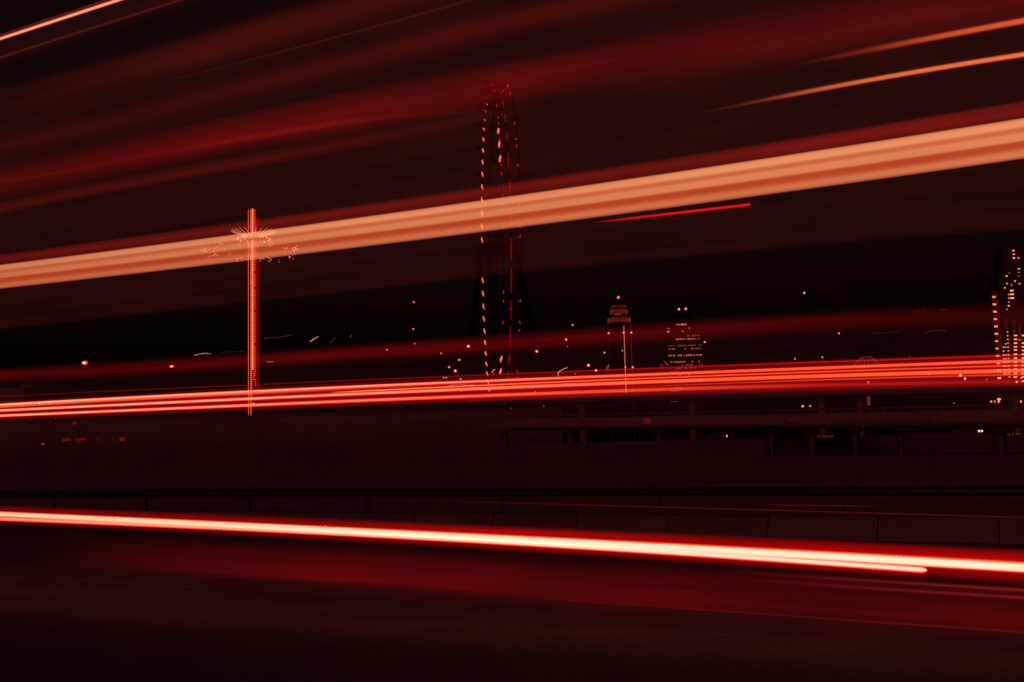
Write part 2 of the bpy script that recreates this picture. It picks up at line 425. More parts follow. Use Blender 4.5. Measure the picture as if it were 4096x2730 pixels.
MB().rod((ox-9.3,oy-0.5,1.8), (ox-9.3,oy-0.5,zr3-2.6), 0.22).build('guide_column', STEEL, tower)
MB().box((ox+9.3,oy-0.8,(zr3-2.6+zl)/2), (0.26,0.1,zr3-2.6-zl)).build('guide_light', em((190,40,30),0.5), tower)
for dx, yy in ((-9.3,1334),(3.0,1333),(9.3,1334),(3.2,1471),(9.3,1472)):
    MB().ball((ox+dx,oy-3.9,at(2500,yy,OY).z), 0.75).build('warning_lamp', em((255,130,110),1.5), tower)

# ------------------------------------------------------------------ office tower with lit floors
TY = 1200.0; kx = TY/F
pL = at(2676,1520,TY); pR = at(2812,1517,TY); W = pR.x-pL.x; cx0 = (pL.x+pR.x)/2
office = empty('office_tower', (cx0,TY,1.9), 'broad office tower with many rows of small lit windows beside the observation tower', 'building')
zroof = at(2745,1336,TY).z; zcap = at(2745,1262,TY).z; zsp = at(2745,1225,TY).z
MB().box((cx0,TY+16,(1.8+zroof)/2), (W,32,zroof-1.8)).build('wall', NIGHT, office)
MB().box((cx0-1.5,TY+16,(zroof+zcap)/2+0.01), (W*0.66,24,zcap-zroof)).build('upper_storey', NIGHT, office)
MB().box((cx0+3,TY+16,(zcap+zsp)/2+0.02), (W*0.3,12,zsp-zcap)).build('plant_room', NIGHT, office)
rows = {1350:[(938,945),(1118,1140),(1178,1200),(1210,1222),(1240,1250)],1363:[(965,1028),(1040,1098),(1115,1165),(1180,1230),(1245,1260)],1377:[(862,955),(980,1030),(1040,1098),(1115,1170),(1180,1278)],
1402:[(870,890),(920,955),(1060,1090),(1150,1170),(1180,1230),(1245,1275)],1416:[(865,905),(910,965),(980,1030),(1055,1100),(1115,1170),(1180,1235),(1245,1285)],
1428:[(1040,1100),(1120,1165),(1200,1215),(1250,1280)],1443:[(862,905),(915,970),(985,1032),(1045,1065),(1160,1170),(1230,1240)],1455:[(1030,1050),(1060,1110),(1125,1170),(1250,1275)],
1469:[(945,955),(985,1030),(1050,1090),(1100,1150),(1185,1200)],1482:[(890,905),(925,960)],1494:[(980,1010),(1100,1130)],1506:[(1080,1110),(1120,1170),(1250,1270)],1520:[(865,975),(985,1050),(1060,1110),(1120,1170),(1180,1290)],
1546:[(930,980),(1000,1020)],1563:[(880,900),(930,980)],1601:[(880,900),(905,955)]}
bright = {1416:0.75,1443:0.6,1363:0.65}
dk = MB(); lit_mb = {}
for y in range(1344, 1625, 13):
    key = min(rows, key=lambda q: abs(q-y)); row = rows[key] if abs(key-y) <= 6 else []
    z = at(2745,y,TY).z; n = 34
    for i in range(n):
        fx = (i+0.5)/n; x = cx0-W/2+W*fx; X = 862+(1285-862)*fx
        lit = any(a-6 <= X <= b+6 for a, b in row) and random.random() < 0.84
        k = bright.get(key,0.27)*random.choice((0.5,0.8,1.0,1.3))
        (lit_mb.setdefault(round(k,3), MB()) if lit else dk).box((x,TY-0.06,z), (W/n*0.6,0.12,1.6))
tag(dk.build('dark_windows', GLASS, office), kind='stuff')
for y, a, b, k in ((1297,980,1120,0.5),(1297,1040,1095,0.9),(1325,866,896,1.1),(1324,1055,1072,1.0),(1312,886,892,0.8),(1312,1144,1152,0.8)):
    z = at(2745,y,TY).z; n = max(1,int((b-a)/13))
    for i in range(n):
        x = cx0-W/2+W*((a+(b-a)*(i+0.5)/n)-862)/423; lit_mb.setdefault(k, MB()).box((x, TY+3.9 if 30 < x-cx0+W/2+1.5 else TY+3.9, z), (0.8,0.2,1.5))
for k, mb in lit_mb.items(): tag(mb.build('lit_windows', em((255,125,85), k), office), kind='stuff')
for px, py in ((2716,1238),(2743,1236)):
    p = at(px,py,TY+9.9); MB().ball(p, 1.3).build('roof_lamp', em((255,130,105),1.5), office)

# ------------------------------------------------------------------ slim tower and stepped tower at the right edge
def facade(px0, px1, Y, ztop_y, deep, name, label):
    a = at(px0, 1500, Y); b = at(px1, 1500, Y)
    o = empty(name, ((a.x+b.x)/2, Y, 1.9), label, 'building')
    z = at((px0+px1)/2, ztop_y, Y).z
    MB().box(((a.x+b.x)/2, Y+deep/2, (1.8+z)/2), (b.x-a.x, deep, z-1.8)).build('wall', DARK, o)
    return o
SY = 700.0; off = 0.0
def Z5(x, y): return 3696+x/2.24, 950+y/2.24
slim = facade(3978, 4010, SY, 1160, 18, 'slim_tower', 'narrow dark tower with one column of bright window pairs')
m = MB(); n = 0
for k in range(12):
    y = 535+66*k if k < 11 else 1262
    px, py = Z5(626+(y-535)*0.066, y)
    p = at(px-2.6,py,SY-0.1); q = at(px+4.2,py,SY-0.1); kk = random.uniform(1.1,1.6)
    MB().box(p, (1.05,0.2,1.05)).build('window', em((255,140,105), round(kk,2)), slim)
    MB().box(q, (0.85,0.2,1.05) if k not in (6,7,8) else (0.5,0.2,0.8)).build('window', em((255,140,105), round(kk*0.9,2)), slim)
    dm = MB()
    for r in range(3):
        for c in range(4):
            px2, py2 = Z5(618+(y-535)*0.07+14*c, y-44+14*r)
            if random.random() < 0.8: dm.box(at(px2,py2,SY-0.05), (0.55,0.1,1.7))
    tag(dm.build('dim_windows', em((110,16,12), random.uniform(0.3,0.7)), slim), kind='stuff')
BY = 760.0
st = empty('stepped_tower', (at(4065,1600,BY).x,BY,1.9), 'stepped high-rise with scattered bright windows at the right edge', 'building')
def mass(px0, px1, y0, deep, nm):
    a = at(px0,1400,BY); b = at(px1,1400,BY); z = at((px0+px1)/2,y0,BY).z
    MB().box(((a.x+b.x)/2,BY+deep/2+0.02*deep,(1.8+z)/2), (b.x-a.x,deep,z-1.8)).build(nm, DARK, st)
mass(4004, 4190, 1262, 24, 'lower_block'); mass(4016, 4180, 1095, 20, 'middle_block'); mass(4040, 4160, 992, 16, 'upper_block')
for x,y,ww,hh,k in [(800,120,16,14,1.6),(805,152,14,12,1.5),(806,185,16,14,1.7),(846,185,14,12,1.2),(850,283,22,14,.8),(851,315,20,10,.35),(851,347,16,10,.3),
 (741,348,14,12,1.6),(765,322,8,10,.5),(744,415,14,12,1.1),(816,392,12,14,1.4),(856,416,18,12,.8),(725,453,12,12,1.3),(784,428,14,24,.3),(787,478,30,14,1.7),(789,511,32,14,1.7),(790,545,32,14,1.7),
 (760,513,12,10,1.2),(760,546,12,10,1.2),(761,580,10,10,1.2),(760,614,14,14,1.4),(743,647,10,10,.9),(860,918,26,14,.35),(831,1295,14,20,1.2),(872,1262,10,14,1.2)] \
 + [(820,y,28,13,1.6) for y in (880,914,948,982,1010,1048,1083,1118,1150,1185,1220,1252)] + [(892,y,30,13,1.6) for y in (880,948,982,1014,1048,1083,1118,1150,1185,1220,1252,1290)] \
 + [(748+(y-849)*0.04,y,11,11,1.1) for y in (849,882,916,950,985,1018,1052,1086,1118,1152,1185,1220,1252)] \
 + [(712+(y-955)*0.03,y,12,12,1.2) for y in (985,1020,1054,1088,1122,1155,1190,1222)] + [(732+(y-955)*0.03,y,11,11,.9) for y in (955,985,1054,1088,1122,1155,1190,1222)]:
    px, py = Z5(x,y); MB().box(at(px,py,BY-0.12), (ww/2.24*BY/F,0.2,hh/2.24*BY/F*0.85)).build('window', em((255,140,105), k*1.0), st)
m = MB()
for x0, y0, y1 in ((806,740,870),(735,735,830),(820,890,1250),(892,890,1250),(860,760,1250),(770,890,1260)):
    for k in range(int((y1-y0)/11)):
        for c in range(3):
            if random.random() < 0.7:
                px, py = Z5(x0+(c-1)*9, y0+11*k); m.box(at(px,py,BY-0.05), (0.45,0.1,1.1))
tag(m.build('dim_windows', em((130,24,15), 0.4), st), kind='stuff')

# ------------------------------------------------------------------ umbrella swing ride lit purple
PY = 420.0
pb = at(3480,1700,PY); hub = at(3476,1424,PY)
um = empty('umbrella_ride', (pb.x,PY,1.9), 'small umbrella shaped ride with thin pink lit ribs on a purple-lit pole', 'ride')
PK = em((210,80,110), 0.22)
for k in range(18):
    t = 2*math.pi*k/18; m = MB(); prev = None
    for q in range(5):
        s = q/4; P = Vector((pb.x+(1.0+4.2*s)*math.cos(t), PY+(1.0+4.2*s)*math.sin(t), hub.z-0.3-3.4*s*s-0.5*s))
        if prev: m.rod(prev, P, 0.055, 0.055, 4)
        prev = P
    m.build('rib', PK, um)
MB().rod((pb.x,PY,1.8), (pb.x,PY,hub.z), 0.35, 0.2, 10).build('pole', DARK, um)
z0, z1 = at(3479,1623,PY).z, at(3479,1570,PY).z
MB().rod((pb.x,PY,z0), (pb.x,PY,z1), 0.62, 0.62, 12).build('lit_pole_glow', em((130,45,85),0.5), um)  # purple light on the pole, put in as a glowing sleeve
MB().ball((pb.x,PY-0.9,at(3479,1531,PY).z), 0.35).build('lamp', em((255,130,130),0.9), um)

# ------------------------------------------------------------------ street and mast lamps
def lamp(px, py, rpx, k, label, cat='street lamp', name='street_lamp', grp='lamps across the dark town', col=WARM, wide=1.0):
    hy = 1800-(px-2048)*math.tan(R(1.4)); up = hy-py
    h = 38 if up > 430 else 30 if up > 330 else 22 if up > 260 else 15
    Y = (h-CAM_Z)/up*F; p = at(px,py,Y); rm = rpx*0.85/F*Y
    e = empty(name, (p.x,p.y,1.9), label, cat, grp)
    m = MB(); m.rod((p.x,p.y,1.8), (p.x,p.y,p.z+0.25), 0.16, 0.07, 6); m.lathe((p.x,p.y,0), [(0.3,1.8),(0.3,2.2),(0.17,2.4)], 8)
    m.build('pole', NIGHT, e)
    m = MB(); m.rod((p.x,p.y,p.z+rm+0.12), (p.x,p.y-0.6,p.z+rm+0.18), 0.05, 0.05, 5); m.box((p.x,p.y-0.55,p.z+rm+0.1), (max(0.3,rm*1.6),0.5,0.1)); m.build('arm', NIGHT, e)
    bloom = MB().ball((p.x,p.y-0.6,p.z), rm*1.3*wide, rm, rm*1.25).build('lamp', em((225,38,24),min(1.0,0.45+k*0.3)), e, True)  # oversized red ball paints the bloom around the bright bulb
    MB().ball((p.x,p.y-0.6-rm,p.z-0.1*rm), rm*0.8*wide, rm*0.5, rm*0.75).build('bulb', em((255,165,135),k*0.8), bloom, True)
    return e
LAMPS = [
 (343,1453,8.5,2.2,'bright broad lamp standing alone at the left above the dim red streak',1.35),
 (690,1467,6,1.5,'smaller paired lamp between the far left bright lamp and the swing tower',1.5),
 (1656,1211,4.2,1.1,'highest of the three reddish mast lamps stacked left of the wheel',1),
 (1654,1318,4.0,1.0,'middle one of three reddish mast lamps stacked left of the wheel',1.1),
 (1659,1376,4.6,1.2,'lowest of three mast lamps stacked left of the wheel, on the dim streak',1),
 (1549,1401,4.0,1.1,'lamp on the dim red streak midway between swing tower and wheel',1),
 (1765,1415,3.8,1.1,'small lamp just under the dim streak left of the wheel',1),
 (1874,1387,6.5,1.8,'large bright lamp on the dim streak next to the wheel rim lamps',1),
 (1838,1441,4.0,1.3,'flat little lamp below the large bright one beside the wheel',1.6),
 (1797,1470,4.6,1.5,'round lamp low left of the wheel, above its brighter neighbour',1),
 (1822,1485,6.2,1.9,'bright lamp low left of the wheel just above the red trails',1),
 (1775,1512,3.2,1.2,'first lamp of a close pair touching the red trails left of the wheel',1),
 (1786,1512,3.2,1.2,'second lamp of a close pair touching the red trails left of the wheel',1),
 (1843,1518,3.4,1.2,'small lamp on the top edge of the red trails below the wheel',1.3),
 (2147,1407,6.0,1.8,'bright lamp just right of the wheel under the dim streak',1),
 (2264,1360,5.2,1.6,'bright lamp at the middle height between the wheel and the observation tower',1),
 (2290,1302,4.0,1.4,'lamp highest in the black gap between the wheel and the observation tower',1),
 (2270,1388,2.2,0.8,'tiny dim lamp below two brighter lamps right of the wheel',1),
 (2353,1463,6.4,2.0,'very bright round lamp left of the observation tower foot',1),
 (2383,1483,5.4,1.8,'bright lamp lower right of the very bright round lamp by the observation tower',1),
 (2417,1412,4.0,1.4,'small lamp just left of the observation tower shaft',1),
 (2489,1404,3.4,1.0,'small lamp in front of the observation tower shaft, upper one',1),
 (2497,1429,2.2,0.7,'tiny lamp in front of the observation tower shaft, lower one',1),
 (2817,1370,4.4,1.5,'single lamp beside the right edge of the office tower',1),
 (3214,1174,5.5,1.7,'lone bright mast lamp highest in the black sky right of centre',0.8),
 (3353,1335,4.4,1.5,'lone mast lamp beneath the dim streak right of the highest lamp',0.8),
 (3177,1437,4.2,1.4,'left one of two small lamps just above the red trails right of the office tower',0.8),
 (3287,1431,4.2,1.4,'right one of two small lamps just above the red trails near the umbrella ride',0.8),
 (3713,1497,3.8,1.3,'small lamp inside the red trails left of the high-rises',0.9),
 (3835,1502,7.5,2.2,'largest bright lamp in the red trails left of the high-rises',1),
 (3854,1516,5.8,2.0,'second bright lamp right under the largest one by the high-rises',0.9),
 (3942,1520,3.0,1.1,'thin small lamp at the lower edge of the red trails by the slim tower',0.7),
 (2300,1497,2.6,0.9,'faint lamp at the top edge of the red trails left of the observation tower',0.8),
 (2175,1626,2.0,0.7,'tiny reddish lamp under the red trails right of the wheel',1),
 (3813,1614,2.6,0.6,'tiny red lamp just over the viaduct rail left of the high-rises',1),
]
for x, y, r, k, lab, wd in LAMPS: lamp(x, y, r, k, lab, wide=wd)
# lamps on the far viaduct's rail and the ground beyond
def bollard(px, py, Y, wpx, hpx, k, label, grp, name='bollard_lamp', col=WARM):
    p = at(px,py,Y); e = empty(name, (p.x,p.y,1.9), label, 'lamp', grp)
    MB().rod((p.x,p.y+0.3,1.8), (p.x,p.y+0.3,p.z+0.3), 0.1).build('post', STEEL, e)
    MB().ball(p, wpx/F*Y, 0.25, hpx/F*Y).build('lamp', em(col,k), e, True)
for px,py,a,b,k,lab in ((3996,1598,8,4.5,1.7,'wide bright post lamp above the rail under the slim tower'),(3965,1607,3.6,4.6,1.5,'first of a row of post lamps on the rail under the slim tower'),
  (3979,1607,3.2,4.2,1.0,'second of a row of post lamps on the rail under the slim tower'),(3995,1607,4.2,5,1.6,'third of a row of post lamps on the rail, under the wide bright one'),
  (4084,1607,3.6,4.8,1.6,'post lamp on the rail at the far right beside the thick column')):
    bollard(px,py,300,a,b,k,lab,'post lamps behind the viaduct rail')
for px,py,lab in ((3211,1626,'left one of two post lamps above the viaduct rail under the umbrella ride'),(3239,1625,'right one of two post lamps above the viaduct rail under the umbrella ride')):
    bollard(px,py,300,4.8,4.2,1.8,lab,'post lamps behind the viaduct rail')

# ---- strings of little bulbs
def bulbs(pts, Y, n, rpx, k, label, col=(255,150,110)):
    P = [at(x,y,Y) for x, y in pts]
    e = empty('bulb_string', (P[0].x,Y,1.9), label, 'string lights', 'strings of bulbs on the dark rides')
    ls = MB(); cb = MB(); prev = None
    for i in range(n):
        s = i/(n-1)*(len(P)-1); j = min(int(s), len(P)-2); q = P[j].lerp(P[j+1], s-j)
        ls.ball(q+Vector((0,-0.15,0)), rpx/F*Y*random.uniform(0.8,1.15), n=6, m=4)
        if prev: cb.rod(prev, q, 0.04, 0.04, 3)
        prev = q
    tag(ls.build('bulbs', em(col,k*0.7), e), kind='stuff'); cb.build('cable', DARK, e)
    for q in (P[0], P[-1]): MB().rod((q.x,q.y+0.2,1.8), (q.x,q.y+0.2,q.z+0.3), 0.14, 0.07, 6).build('mast', NIGHT, e)
bulbs([(779,1422),(800,1417),(820,1414.5),(842,1416)], 330, 13, 1.9, 1.0, 'short level string of bulbs left of the swing tower')
bulbs([(1242,1367),(1255,1358),(1272,1348)], 330, 9, 2.2, 1.3, 'short steep bright string of bulbs right of the swing tower')
bulbs([(1059,1355),(1085,1351),(1110,1350),(1140,1346),(1166,1341)], 350, 22, 0.9, 0.45, 'long faint string of bulbs just right of the swing tower')
bulbs([(1068,1449),(1080,1448),(1093,1448)], 330, 8, 1.8, 0.5, 'short dim level string of bulbs at the swing tower on the dim streak')
bulbs([(880,1412),(920,1409),(976,1406)], 350, 18, 0.8, 0.25, 'very faint string of bulbs running up to the swing tower from its left side')
bulbs([(2232,1503),(2233,1492),(2240,1485),(2254,1477),(2271,1471)], 330, 14, 2.1, 1.2, 'curved bright string of bulbs rising right of the wheel')
bulbs([(1971,1493),(1969,1487),(1973,1482),(1979,1480)], 330, 7, 2.0, 1.1, 'tiny curl of bulbs at the foot of the wheel')
bulbs([(1796,1545),(1815,1541),(1850,1539),(1872,1542),(1894,1541)], 330, 22, 1.5, 0.9, 'string of bulbs lying across the red trails below the wheel')
bulbs([(1318,1373),(1330,1365),(1342,1352)], 340, 10, 1.2, 0.2, 'faint steep string of bulbs farther right of the swing tower')
bulbs([(1400,1350),(1407,1342)], 340, 5, 1.3, 0.3, 'shortest faint string of bulbs between the swing tower and the wheel')
bulbs([(3695,1337),(3718,1326),(3745,1323),(3770,1323),(3785,1326)], 420, 26, 0.9, 0.28, 'faint arched string of bulbs above the red trails at the right')
bulbs([(3490,1336),(3530,1332),(3595,1329)], 420, 26, 0.8, 0.2, 'faint level string of bulbs above the umbrella ride')
bulbs([(3758,1243),(3772,1238),(3790,1242)], 420, 12, 0.9, 0.22, 'highest faint string of bulbs left of the slim tower')
# ---- fan light beams of a fountain, painted as glowing tubes
def gleam(a, b, Y, k, label):
    P, Q = at(*a,Y), at(*b,Y); e = empty('light_gleam', (P.x,Y,1.9), label, 'lamp', 'thin light gleams by the rides')
    MB().rod(P, Q, 0.09, 0.07, 5).build('beam_glow', em((230,90,110),k), e)
    MB().rod((P.x,P.y+0.2,1.8), (P.x,P.y+0.2,P.z), 0.08, 0.06, 5).build('post', DARK, e)
gleam((2674,1463),(2656,1446),360,0.8,'slanting pink light wand left of the office tower')
gleam((2424,1478),(2429,1464),360,0.6,'left one of two short slanting light gleams left of the observation tower')
gleam((2430,1478),(2436,1460),360,0.9,'right one of two short slanting light gleams left of the observation tower')
gleam((2645,1472),(2641,1454),360,0.3,'faint upright light wand left of the slanting pink one')
gleam((2652,1474),(2648,1457),360,0.3,'faint light wand between the upright and the slanting pink one')

# ------------------------------------------------------------------ dark block and shopfronts on the left
sh = empty('shop_building', (at(330,1760,190).x,190,1.9), 'long dark flat-roofed shop building with dim lit fronts on the left', 'building')
xa, xb = at(-300,1760,190).x, at(2250,1760,190).x; zt = at(400,1682,190).z
MB().box(((xa+xb)/2,200,(1.8+zt)/2), (xb-xa,20,zt-1.8)).build('wall', CONC2, sh)
MB().box(((xa+xb)/2,200,zt+0.15), (xb-xa+0.6,20.6,0.28)).build('roof_edge', CONC2, sh)
for x0,x1,y0,y1,k in ((250,283,1754,1766,.55),(300,342,1754,1764,.5),(308,326,1764,1775,.3),(386,402,1752,1768,.18),(448,460,1752,1762,.2),(478,500,1750,1766,.6),(290,305,1688,1700,.6),(240,252,1690,1702,.15),(375,388,1690,1700,.15),(530,545,1752,1764,.1)):
    p = at(x0,y1,189.92); q = at(x1,y0,189.92)
    MB().box(((p.x+q.x)/2,189.94,(p.z+q.z)/2), (q.x-p.x,0.1,q.z-p.z)).build('shop_window', em((190,45,25),k*0.35), sh)
p = at(171,1777,180); e = empty('path_lamp', (p.x,p.y,1.9), 'small slanted dim orange lamp low in front of the shop building', 'lamp')
MB().ball(p, 0.32, 0.2, 0.12).build('lamp', em((200,60,30),0.7), e); MB().rod((p.x,p.y,1.8),(p.x,p.y,p.z),0.05).build('post', STEEL, e)
bl = empty('apartment_block', (at(40,1600,260).x,260,1.9), 'faint reddish apartment block at the left edge behind the red trails', 'building')
a, b = at(-60,1600,260), at(95,1600,260); zt = at(40,1552,260).z
MB().box(((a.x+b.x)/2,270,(1.8+zt)/2), (b.x-a.x,20,zt-1.8)).build('wall', CONC2, bl)
MB().box((b.x-1,269,zt+0.6), (2.6,10,1.2)).build('roof_hut', CONC2, bl)
# far dark block at right with faint vertical lights
hb = empty('hotel_block', (at(3670,1600,900).x,900,1.9), 'dark hotel block with a few faint upright lights along its roof', 'building')
a, b = at(3600,1500,900), at(3720,1500,900); zt = at(3660,1246,900).z
MB().box(((a.x+b.x)/2,915,(1.8+zt)/2), (b.x-a.x,30,zt-1.8)).build('wall', NIGHT, hb)
for k in range(9):
    p = at(3646+7*k,1243+random.uniform(-3,3),899.9); MB().box(p, (0.3,0.1,random.uniform(1.5,3.5))).build('roof_light', em((140,40,25),random.uniform(.15,.5)), hb)

# ------------------------------------------------------------------ cars with lit headlamps on the road above the retaining wall
def car(px, py, Y, yaw, label, gap=None):
    hp = at(px, py, Y); x, y = hp.x, hp.y; e = empty('car', (x,y,1.9), label, 'car', 'cars on the road under the viaduct')
    c, s = math.cos(yaw), math.sin(yaw)
    z0 = hp.z-0.68
    def T(lx, ly, lz): return (x+lx*c-ly*s, y+lx*s+ly*c, z0+lz)
    # body: length along local +y (front at y = 0 facing the camera)
    def loft(sec, name, mat):
        m = MB(); n = len(sec[0]); vs = [T(*p) for r in sec for p in r]; fs = []
        for k in range(len(sec)-1):
            for i in range(n):
                j = (i+1) % n; fs.append((k*n+i,k*n+j,(k+1)*n+j,(k+1)*n+i))
        fs += [tuple(range(n-1,-1,-1)), tuple(range((len(sec)-1)*n,len(sec)*n))]
        return m.add(vs,fs).build(name, mat, e)
    def sec(yy, hw, zb, zt): return [(-hw,yy,zb),(hw,yy,zb),(hw+0.03,yy,(zb+zt)/2),(hw-0.08,yy,zt),(-hw+0.08,yy,zt),(-hw-0.03,yy,(zb+zt)/2)]
    loft([sec(0.0,0.78,0.28,0.70),sec(0.25,0.86,0.22,0.82),sec(1.3,0.88,0.2,0.95),sec(3.3,0.88,0.2,0.98),sec(4.2,0.85,0.25,0.95),sec(4.4,0.78,0.35,0.85)], 'body', CARP)
    loft([sec(1.1,0.74,0.951,0.96),sec(1.8,0.66,0.951,1.42),sec(2.9,0.66,0.951,1.45),sec(3.8,0.72,0.951,1.0)], 'cabin', GLASS)
    for lx in (-0.8,0.8):
        for ly in (0.85,3.45):
            a, b = Vector(T(lx-0.1,ly,0.32)), Vector(T(lx+0.1,ly,0.32)); MB().rod(a,b,0.32,0.32,14).build('wheel', RUB, e)
    for lx in (-0.6,0.6):
        P = T(lx,-0.05,0.64); MB().ball(P, 0.2, 0.1, 0.17).build('headlight', em((255,170,130),2.0), e, True)
car(2919,1743,170,R(38),'dark car with two bright headlamps under the viaduct left of a column')
car(3920,1724,170,R(48),'dark car with two round bright headlamps under the viaduct at the right')
# low row of orange lights on the wall under the viaduct
e = empty('rope_light', (at(3280,1745,134).x,134.4,2.26), 'low row of dim orange lights along the wall top under the viaduct', 'string lights')
m = MB(); cb = MB()
for k in range(34):
    if random.random() < 0.7: m.box(at(3226+3.4*k,1746+random.uniform(-1.2,1.2),134.4), (0.09,0.05,0.07))
tag(m.build('bulbs', em((190,40,18),0.8), e), kind='stuff'); a, b = at(3224,1747,134.42), at(3342,1744,134.42); cb.rod(a,b,0.02).build('cable', DARK, e)
e = empty('rope_light', (at(4040,1736,134).x,134.4,2.26), 'short row of dim orange lights on the wall at the far right', 'string lights')
m = MB(); cb = MB()
for k in range(16):
    if random.random() < 0.6: m.box(at(3975+7*k,1738+random.uniform(-3,2),134.4), (0.07,0.05,0.16))
tag(m.build('bulbs', em((190,50,25),0.7), e), kind='stuff'); cb.rod(at(3970,1739,134.42),at(4096,1736,134.42),0.02).build('cable', DARK, e)

# ------------------------------------------------------------------ light trails along the lanes
def on_lane(px, py, d):
    r = ray(px, py); return Vector((0,0,CAM_Z)) + r*(d/r.dot(N))
def interp(tab, x):
    if x <= tab[0][0]: return tab[0][1]
    for (a, va), (b, vb) in zip(tab, tab[1:]):
        if x <= b: return va+(vb-va)*(x-a)/(b-a)
    return tab[-1][1]
def smooth_line(pts, x):
    if len(pts) == 2:
        (a, ya), (b, yb) = pts; return ya+(yb-ya)*(x-a)/(b-a)
    # Lagrange through three or four points
    s = 0.0
    for i, (xi, yi) in enumerate(pts):
        t = yi
        for j, (xj, _) in enumerate(pts):
            if i != j: t *= (x-xj)/(xi-xj)
        s += t
    return s
def gauss(o, half, n=14, sharp=2.1):
    e = math.exp(-sharp*sharp)
    return [(o+half*(2*k/n-1), max(0.0, (math.exp(-(sharp*(2*k/n-1))**2)-e)/(1-e))) for k in range(n+1)]
PART = [0]; MINH = 2.5e-4
MOTTLE = {'veil': 0.36, 'band_stripe': 0.10, 'band_body': 0.06, 'band_halo': 0.25, 'glow': 0.2, 'red_halo': 0.2, 'underglow': 0.3, 'dull_core': 0.25}
def trail(label, line, d, parts, ref=4096, gain=((0,1),(4096,1)), x0=-60, x1=4156, ext=True, extR=True, hs=None, n=44, name='trail_or_reflection', grp=None):
    zr = on_lane(ref, smooth_line(line, ref), d)
    up = M3 @ Vector((0,1,0)); fwd = M3 @ Vector((0,0,-1)); O = Vector((0,0,CAM_Z))
    base_ = on_lane((x0+x1)/2, smooth_line(line, (x0+x1)/2), d)
    e = empty(name, (base_.x, base_.y, 0.0), label, 'light trail', grp)
    for pname, col, prof, dep, *own in parts:
        gt = own[0] if own else gain
        PART[0] += 1; dd = d + 0.055*(PART[0] % 9)          # every part in a plane of its own, so that no faces coincide
        mpp = (on_lane(ref, smooth_line(line, ref), dd)-O).dot(fwd)/F/up.z
        st = []
        for k in range(n+1):
            x = x0+(x1-x0)*k/n; P = on_lane(x, smooth_line(line, x), dd)
            st.append((P, x, abs((P-O).normalized().dot(N)), interp(hs, x) if hs else 1.0))
        if not extR:                                  # a rounded end needs closer stations
            for x in (x1-40,x1-22,x1-12,x1-6,x1-2):
                P = on_lane(x, smooth_line(line, x), dd); st.append((P, x, abs((P-O).normalized().dot(N)), interp(hs, x) if hs else 1.0))
            st.sort(key=lambda r: r[1])
        if ext:
            P0 = st[0][0]; dv = (P0-st[2][0]).normalized(); st = [(P0+dv*30, *st[0][1:]), (P0+dv*8, *st[0][1:])] + st
        if extR:
            Pn = st[-1][0]; dv = (Pn-st[-3][0]).normalized(); st += [(Pn+dv*3, *st[-1][1:]), (Pn+dv*8, *st[-1][1:])]
        P0_ = st[0][0]; amp = MOTTLE.get(pname, 0.0); sd = PART[0]*7.3
        if amp:
            a_, b_ = prof[0][0], prof[-1][0]; ns = max(24, min(150, int((b_-a_)/9)))
            prof = [(a_+(b_-a_)*k/ns, interp(prof, a_+(b_-a_)*k/ns)) for k in range(ns+1)]
        def grain(x, o):
            if not amp: return 1.0
            return max(0.15, 1+amp*(1.1*noise.noise((x/900,o/17,sd))+0.8*noise.noise((x/1500,o/6.5,sd+4))+1.1*noise.noise((x/380,o/110,sd+9))))
        c = lin(col) if max(col) > 3 else col
        mb = MB(); m = len(prof); vs = []; fs = []
        for P, x, cosv, h in st:
            gk = interp(gt, x)*cosv; half = 0.5*dep*gk  # brightness put into thickness, evened out for the camera's view angle
            for o, wgt in prof: vs.append(P + N*max(half*wgt*grain(x,o),MINH) - Vector((0,0,o*mpp*h)))
            for o, wgt in reversed(prof): vs.append(P - N*max(half*wgt*grain(x,o),MINH) - Vector((0,0,o*mpp*h)))
        q = 2*m
        for k in range(len(st)-1):
            for i in range(q):
                j = (i+1) % q; fs.append((k*q+i,k*q+j,(k+1)*q+j,(k+1)*q+i))
        fs.append(tuple(range(q-1,-1,-1))); fs.append(tuple(range((len(st)-1)*q,len(st)*q)))
        vol = 0.0                                   # faces must look outwards, or the volume would be inside out
        for f in fs:
            for k in range(1, len(f)-1): vol += (vs[f[0]]-P0_).dot((vs[f[k]]-P0_).cross(vs[f[k+1]]-P0_))
        if vol < 0: fs = [tuple(reversed(f)) for f in fs]
        mb.add(vs,fs).build(pname, glow_volume(c,dep), e)
    return e
def flat(a, b, soft, n=4):
    """even brightness between a and b with soft shoulders"""
    up = [(a-soft/2+soft*k/n, 0.5-0.5*math.cos(math.pi*k/n)) for k in range(n+1)]
    return up + [(b-soft/2+soft*k/n, 0.5+0.5*math.cos(math.pi*k/n)) for k in range(n+1)]
BUS = 7.0; TH = 0.035
SWEPT = 'faint painted sheets of red light from passing traffic'  # blurred bus-side and road reflections, put in as faintly glowing volumes
